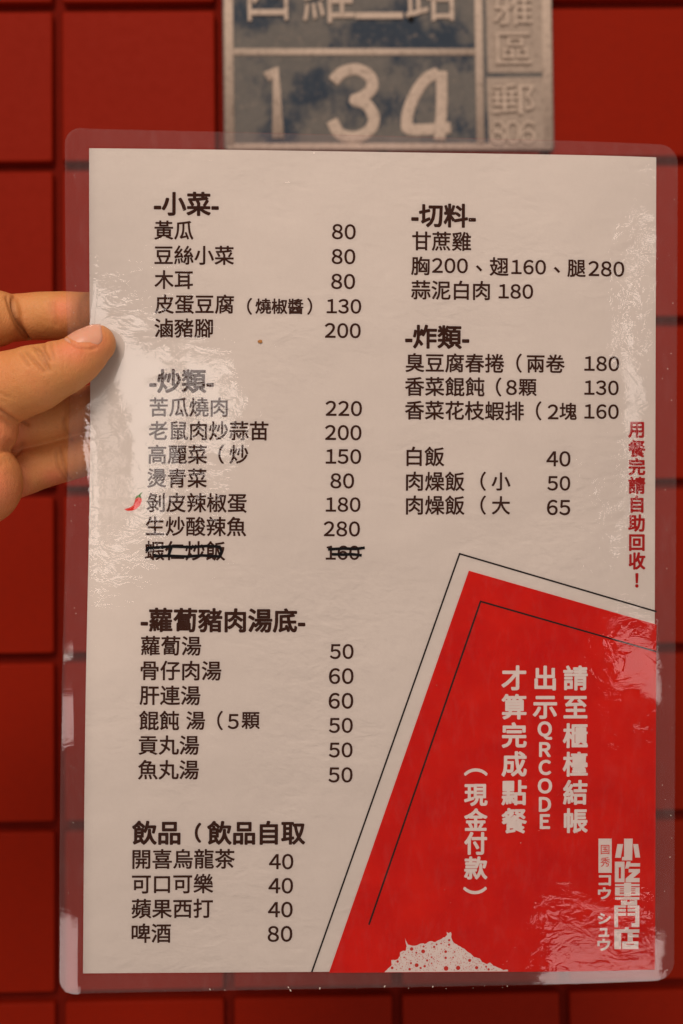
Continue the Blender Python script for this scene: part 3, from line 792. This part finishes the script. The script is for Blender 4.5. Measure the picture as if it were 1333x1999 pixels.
# dust and grit sealed along the film's rim
def grit():
    rnd = random.Random(11)
    bm = bmesh.new()
    def blob(x, z, r):
        y = bend(x, z) - 0.0003
        n = rnd.randint(5, 7); ang = rnd.uniform(0, 3)
        ex = rnd.uniform(1.0, 2.6)
        vs_ = []
        for k in range(n):
            t = k / n * 2 * math.pi
            u, w = r * ex * math.cos(t) * rnd.uniform(.7, 1.2), r * math.sin(t) * rnd.uniform(.7, 1.2)
            vs_.append(bm.verts.new((x + u * math.cos(ang) - w * math.sin(ang), y, z + u * math.sin(ang) + w * math.cos(ang))))
        top = bm.verts.new((x, y - r * 0.5, z))
        for k in range(n): bm.faces.new((vs_[k], vs_[(k + 1) % n], top))
    for _ in range(16):
        blob(rnd.uniform(-.075, .05), -.1550 + rnd.uniform(0, .0012), rnd.uniform(.00006, .00022))
    for _ in range(26):
        blob(-.1105 + rnd.uniform(-.0004, .0045), rnd.uniform(-.15, .10), rnd.uniform(.00006, .00014))
    for _ in range(26):
        blob(.1055 + rnd.uniform(0, .005), rnd.uniform(-.15, .14), rnd.uniform(.00006, .00015))
    for _ in range(60):
        blob(rnd.uniform(-.1, .1), rnd.uniform(-.145, .145), rnd.uniform(.00005, .00012))
    bmesh.ops.recalc_face_normals(bm, faces=bm.faces)
    return bm


tag(link('dust_specks', grit(), mat_simple('dust', (0.75, 0.66, 0.58)), film), kind='stuff')
bm = bmesh.new()
bmesh.ops.create_icosphere(bm, subdivisions=2, radius=0.0006)
for v in bm.verts:
    v.co = Vector((v.co.x * 1.5, v.co.y * 0.4, v.co.z)) * (1 + 0.3 * noise.noise(v.co * 2500))
    v.co += Vector((SPECKS[0][0] / 1000, -0.00035, SPECKS[0][1] / 1000))
crumb = link('crumb', bm, mat_simple('crumb_brown', (0.42, 0.20, 0.06)), menu)

# ------------------------------------------------------------------ house number plate
plate = empty('number_plate', WALL_POSE[1], WALL_POSE[0])
tag(plate, 'worn blue and bare metal house number plate 134 on the tiles', 'number plate')
PF = -0.0087                                             # plate face


def plate_body():
    bm = bmesh.new()
    pts = [Vector((x / 1000, z / 1000)) for x, z in PLATE]
    rp = rounded([tuple(p) for p in pts], 0.0015, 3)
    f = bm.faces.new([bm.verts.new((x, PF, z)) for x, z in rp])
    r = bmesh.ops.extrude_face_region(bm, geom=[f])
    for g in r['geom']:
        if isinstance(g, bmesh.types.BMVert): g.co.y = -PROUD - 0.0003
    bmesh.ops.recalc_face_normals(bm, faces=bm.faces)
    return bm


BLUEP, BARE = mat_plate('worn_blue_enamel', True), mat_plate('bare_cast_metal', False)
FIELD = mat_plate('dulled_cast_metal', False, 0.72)
link('plate_body', plate_body(), BLUEP, plate)


def ridge(bm, pts, width, h, seg=8, y0=PF):
    """raised rounded stroke along a polyline (mm)"""
    p = [Vector((x / 1000, z / 1000)) for x, z in pts]
    rows = []
    for i, a in enumerate(p):
        d0 = (a - p[i - 1]).normalized() if i else None
        d1 = (p[i + 1] - a).normalized() if i < len(p) - 1 else None
        d = ((d0 or d1) + (d1 or d0)).normalized()
        nn = Vector((-d.y, d.x))
        row = []
        for k in range(seg + 1):
            t = -math.pi / 2 + math.pi * k / seg
            s = math.sin(t); c = max(0.0, math.cos(t)) ** 0.32
            q = a + nn * (width / 2 * s)
            row.append(bm.verts.new((q.x, y0 + 0.0002 - (h + 0.0002) * c, q.y)))
        rows.append(row)
    for a, b in zip(rows, rows[1:]):
        for k in range(seg):
            f = bm.faces.new((a[k], a[k + 1], b[k + 1], b[k])); f.smooth = True
    for r in (rows[0], rows[-1]):
        bm.faces.new(r)


def smooth_path(pts, n=6):
    out = []
    P = [Vector(p) for p in pts]
    for i in range(len(P) - 1):
        a, b, c, d = P[max(i - 1, 0)], P[i], P[i + 1], P[min(i + 2, len(P) - 1)]
        for k in range(n):
            t = k / n
            out.append(tuple(0.5 * ((2 * b) + (c - a) * t + (2 * a - 5 * b + 4 * c - d) * t * t + (3 * b - a - 3 * c + d) * t ** 3)))
    out.append(tuple(P[-1]))
    return out


bm = bmesh.new()
Q = PLATE_PTS
ridge(bm, Q['rimL'], 0.0058, 0.0010); ridge(bm, Q['rimR'], 0.0062, 0.0010)
ridge(bm, Q['div'], 0.0044, 0.00095); ridge(bm, Q['col'], 0.0050, 0.0009)
ridge(bm, [(Q['rimL'][1][0] - 2, Q['rimL'][1][1] - .4), (Q['rimR'][1][0] + 2, Q['rimR'][1][1] - .4)], 0.004, 0.0008)
bmesh.ops.recalc_face_normals(bm, faces=bm.faces)
link('raised_border', bm, BARE, plate)
# right column is bare metal with two framed fields
bm = bmesh.new()
c0, c1 = Q['col'][0][0] + 2.2, Q['rimR'][0][0] - 2.2
cz0, cz1 = Q['col'][0][1], Q['col'][1][1] - 0.5
zm = (Q['mid'][0][1] + Q['mid'][1][1]) / 2
for za, zb_ in ((cz0, zm + 1.5), (zm - 1.5, cz1)):
    xs0 = c0 + (za - cz0) * -0.012
    for x0_, x1_ in ((c0 + 0.6, c1 - 0.2),):
        vs_ = [bm.verts.new((x / 1000, PF - 0.00045, z / 1000)) for x, z in ((x0_ + .8, za), (x1_ + .4, za), (x1_ + 1.6, zb_), (x0_ + 1.8, zb_))]
        vb = [bm.verts.new((v.co.x, PF + 0.0003, v.co.z)) for v in vs_]
        bm.faces.new(vs_)
        for k in range(4): bm.faces.new((vs_[k], vs_[(k + 1) % 4], vb[(k + 1) % 4], vb[k]))
bmesh.ops.recalc_face_normals(bm, faces=bm.faces)
link('side_field', bm, FIELD, plate)
for nm, keys in (('digit', ['one']), ('digit', ['three']), ('digit', ['four', 'fourb'])):
    bm = bmesh.new()
    for i, kk in enumerate(keys):
        ridge(bm, Q[kk] if kk == 'one' else smooth_path(Q[kk]), 0.0076 - 0.0004 * i, 0.0009 + 0.00006 * i)
    bmesh.ops.recalc_face_normals(bm, faces=bm.faces)
    link(nm, bm, BARE, plate)


def raised_glyphs(items, off, h, y0):
    bm = bmesh.new()
    for c, x0, x1, z0, z1 in items:
        v, f, (a, b, e, d), _ = glyph(c, off)
        vs_ = [bm.verts.new(((x0 + (px - a) / (b - a) * (x1 - x0)) / 1000, y0 - h, (z0 + (py - e) / (d - e) * (z1 - z0)) / 1000)) for px, py in v]
        for g in f:
            try: bm.faces.new([vs_[i] for i in g])
            except ValueError: pass
    fr = list(bm.faces)
    bmesh.ops.recalc_face_normals(bm, faces=fr)
    r = bmesh.ops.extrude_face_region(bm, geom=fr)
    for g in r['geom']:
        if isinstance(g, bmesh.types.BMVert): g.co.y = y0 + 0.0002
    bmesh.ops.recalc_face_normals(bm, faces=bm.faces)
    return bm


link('street_name', raised_glyphs(PLATE_GLYPHS[:4], 0.018, 0.0011, PF), BARE, plate)
link('district_name', raised_glyphs(PLATE_GLYPHS[4:], 0.012, 0.0015, PF - 0.00045), BARE, plate)
hx, hz = Q['hole'][0]
bm = bmesh.new()
bmesh.ops.create_cone(bm, cap_ends=True, segments=20, radius1=0.0020, radius2=0.0016, depth=0.0016,
                      matrix=Matrix.Translation((hx / 1000, PF - 0.0007, hz / 1000)) @ Matrix.Rotation(math.pi / 2, 4, 'X'))
link('nail_head', bm, mat_simple('rusty_black', (0.010, 0.008, 0.007), 0.7), plate)

# ------------------------------------------------------------------ hand
hand = empty('hand', MENU_POSE[1], MENU_POSE[0])
tag(hand, 'bare hand pinching the left edge of the menu, thumb in front', 'hand')


def limb(bm, st, seg=28):
    """tapering round limb through stations (x, y, z, radius) in mm"""
    P = [Vector(s[:3]) for s in st]; Rr = [s[3] for s in st]
    path = []
    for i in range(len(P) - 1):
        a, b, c, d = P[max(i - 1, 0)], P[i], P[i + 1], P[min(i + 2, len(P) - 1)]
        n = max(3, int((c - b).length / 1.5))
        for k in range(n):
            t = k / n
            s = t * t * (3 - 2 * t)
            path.append((0.5 * ((2 * b) + (c - a) * t + (2 * a - 5 * b + 4 * c - d) * t * t + (3 * b - a - 3 * c + d) * t ** 3), Rr[i] + (Rr[i + 1] - Rr[i]) * s))
    path.append((P[-1], Rr[-1]))
    # round cap at the tip
    d = (path[0][0] - path[1][0]).normalized(); p0, r0 = path[0]
    cap = [(p0 + d * r0 * math.sin(a), r0 * math.cos(a)) for a in (math.radians(x) for x in (88, 75, 60, 45, 30, 15))]
    d = (path[-1][0] - path[-2][0]).normalized(); p1, r1 = path[-1]
    cap2 = [(p1 + d * r1 * math.sin(a), r1 * math.cos(a)) for a in (math.radians(x) for x in (20, 40, 60, 75, 88))]
    path = cap + path + cap2
    rows = []
    for i, (p, r) in enumerate(path):
        t = (path[min(i + 1, len(path) - 1)][0] - path[max(i - 1, 0)][0]).normalized()
        u = t.cross(Vector((0, 1, 0))).normalized(); w = u.cross(t)
        rows.append([bm.verts.new((p + (u * math.cos(k / seg * 2 * math.pi) + w * math.sin(k / seg * 2 * math.pi)) * r) * 0.001) for k in range(seg)])
    for a, b in zip(rows, rows[1:]):
        for k in range(seg): bm.faces.new((a[k], a[(k + 1) % seg], b[(k + 1) % seg], b[k]))
    bm.faces.new(rows[0][::-1]); bm.faces.new(rows[-1])


def make_hand():
    bm = bmesh.new()
    for nm, st in HAND.items(): limb(bm, st)
    bmesh.ops.recalc_face_normals(bm, faces=bm.faces)
    me = bpy.data.meshes.new('hand_base'); bm.to_mesh(me); bm.free()
    o = bpy.data.objects.new('hand_base', me); COL.objects.link(o)
    m = o.modifiers.new('r', 'REMESH'); m.mode = 'VOXEL'; m.voxel_size = 0.00052
    s = o.modifiers.new('s', 'SMOOTH'); s.factor = 0.5; s.iterations = 14
    dg = bpy.context.evaluated_depsgraph_get()
    out = bpy.data.meshes.new_from_object(o.evaluated_get(dg))
    bpy.data.objects.remove(o)
    out.calc_loop_triangles()
    # creases and folds pressed into the skin facing the viewer
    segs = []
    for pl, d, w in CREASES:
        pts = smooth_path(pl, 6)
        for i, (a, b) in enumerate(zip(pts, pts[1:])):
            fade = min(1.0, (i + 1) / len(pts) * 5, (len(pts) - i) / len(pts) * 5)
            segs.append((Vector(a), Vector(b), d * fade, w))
    nrm = [v.normal.copy() for v in out.vertices]
    fold, flush = [0.0] * len(nrm), [0.0] * len(nrm)
    for v, n in zip(out.vertices, nrm):
        x, z = v.co.x * 1000, v.co.z * 1000
        if x < -150 or n.y > -0.05: 
            continue
        q = Vector((x, z)); best = 0.0; rim = 0.0
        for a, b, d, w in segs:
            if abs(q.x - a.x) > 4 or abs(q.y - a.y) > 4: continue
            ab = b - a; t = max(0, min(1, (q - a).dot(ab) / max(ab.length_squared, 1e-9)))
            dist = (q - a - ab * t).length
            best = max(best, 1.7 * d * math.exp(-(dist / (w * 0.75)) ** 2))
            rim = max(rim, 0.22 * d * math.exp(-((dist - 2.2 * w) / w) ** 2))
        lump = 0.12 * noise.noise(Vector((x, v.co.y * 1000, z)) * 0.12) + 0.05 * noise.noise(Vector((x, v.co.y * 1000, z)) * 0.4)
        v.co += n * ((rim - best + lump) * 0.001)
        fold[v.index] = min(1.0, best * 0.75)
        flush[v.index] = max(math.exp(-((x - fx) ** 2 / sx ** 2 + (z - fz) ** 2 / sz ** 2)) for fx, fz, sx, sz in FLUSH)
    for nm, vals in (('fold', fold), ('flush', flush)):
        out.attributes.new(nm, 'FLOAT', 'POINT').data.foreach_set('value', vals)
    for p in out.polygons: p.use_smooth = True
    out.update()
    return out


hm = make_hand()
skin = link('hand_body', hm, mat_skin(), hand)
# thumb nail laid on the skin
bvh = BVHTree.FromPolygons([v.co.copy() for v in hm.vertices], [tuple(p.vertices) for p in hm.polygons])
A, B = Vector(NAIL[0]) * 0.001, Vector(NAIL[1]) * 0.001
ax = (B - A).normalized()
nn = Vector((-0.10, -0.80, 0.60)); nn = (nn - ax * nn.dot(ax)).normalized()
bx = ax.cross(nn)
C0 = Vector(HAND['thumb'][0][:3]) * 0.001
mid = (A + B) / 2
base = C0 + ax * ((mid - C0).dot(ax))
LEN, WID = 0.0135, 0.0062
bm = bmesh.new()
NS, NT = 16, 14
grid = []
for i in range(NS + 1):
    row = []
    for j in range(NT + 1):
        t = j / NT * 2 - 1
        s0, s1 = -0.5 + 0.24 * t * t, 0.5 - 0.20 * t ** 4
        s = s0 + (s1 - s0) * i / NS
        taper = 1 - 0.10 * (i / NS - 0.4) ** 2
        o_ = base + ax * (s * LEN) + bx * (t * WID * taper) + nn * 0.03
        h_, hn, _, _ = bvh.ray_cast(o_, -nn)
        if h_ is None: h_ = base + ax * (s * LEN) + bx * (t * WID * taper)
        row.append(h_ + nn * (0.00030 - 0.00035 * t ** 6 - 0.0003 * (1 - i / NS) ** 6))
    grid.append(row)
for _ in range(3):                                         # fair the sheet
    g2 = [[p.copy() for p in r] for r in grid]
    for i in range(1, NS):
        for j in range(1, NT):
            g2[i][j] = (grid[i][j] * 2 + grid[i - 1][j] + grid[i + 1][j] + grid[i][j - 1] + grid[i][j + 1]) / 6
    grid = g2
gv = [[bm.verts.new(p) for p in r] for r in grid]
lv = [[bm.verts.new(p - nn * 0.0009) for p in r] for r in grid]
for i in range(NS):
    for j in range(NT):
        for vv, fl in ((gv, 1), (lv, 0)):
            f = bm.faces.new((vv[i][j], vv[i + 1][j], vv[i + 1][j + 1], vv[i][j + 1])); f.smooth = True
ring = [(i, 0) for i in range(NS)] + [(NS, j) for j in range(NT)] + [(i, NT) for i in range(NS, 0, -1)] + [(0, j) for j in range(NT, 0, -1)]
for (a, b), (c, d) in zip(ring, ring[1:] + ring[:1]):
    bm.faces.new((gv[a][b], gv[c][d], lv[c][d], lv[a][b]))
bmesh.ops.recalc_face_normals(bm, faces=bm.faces)
link('thumb_nail', bm, mat_nail(), hand)
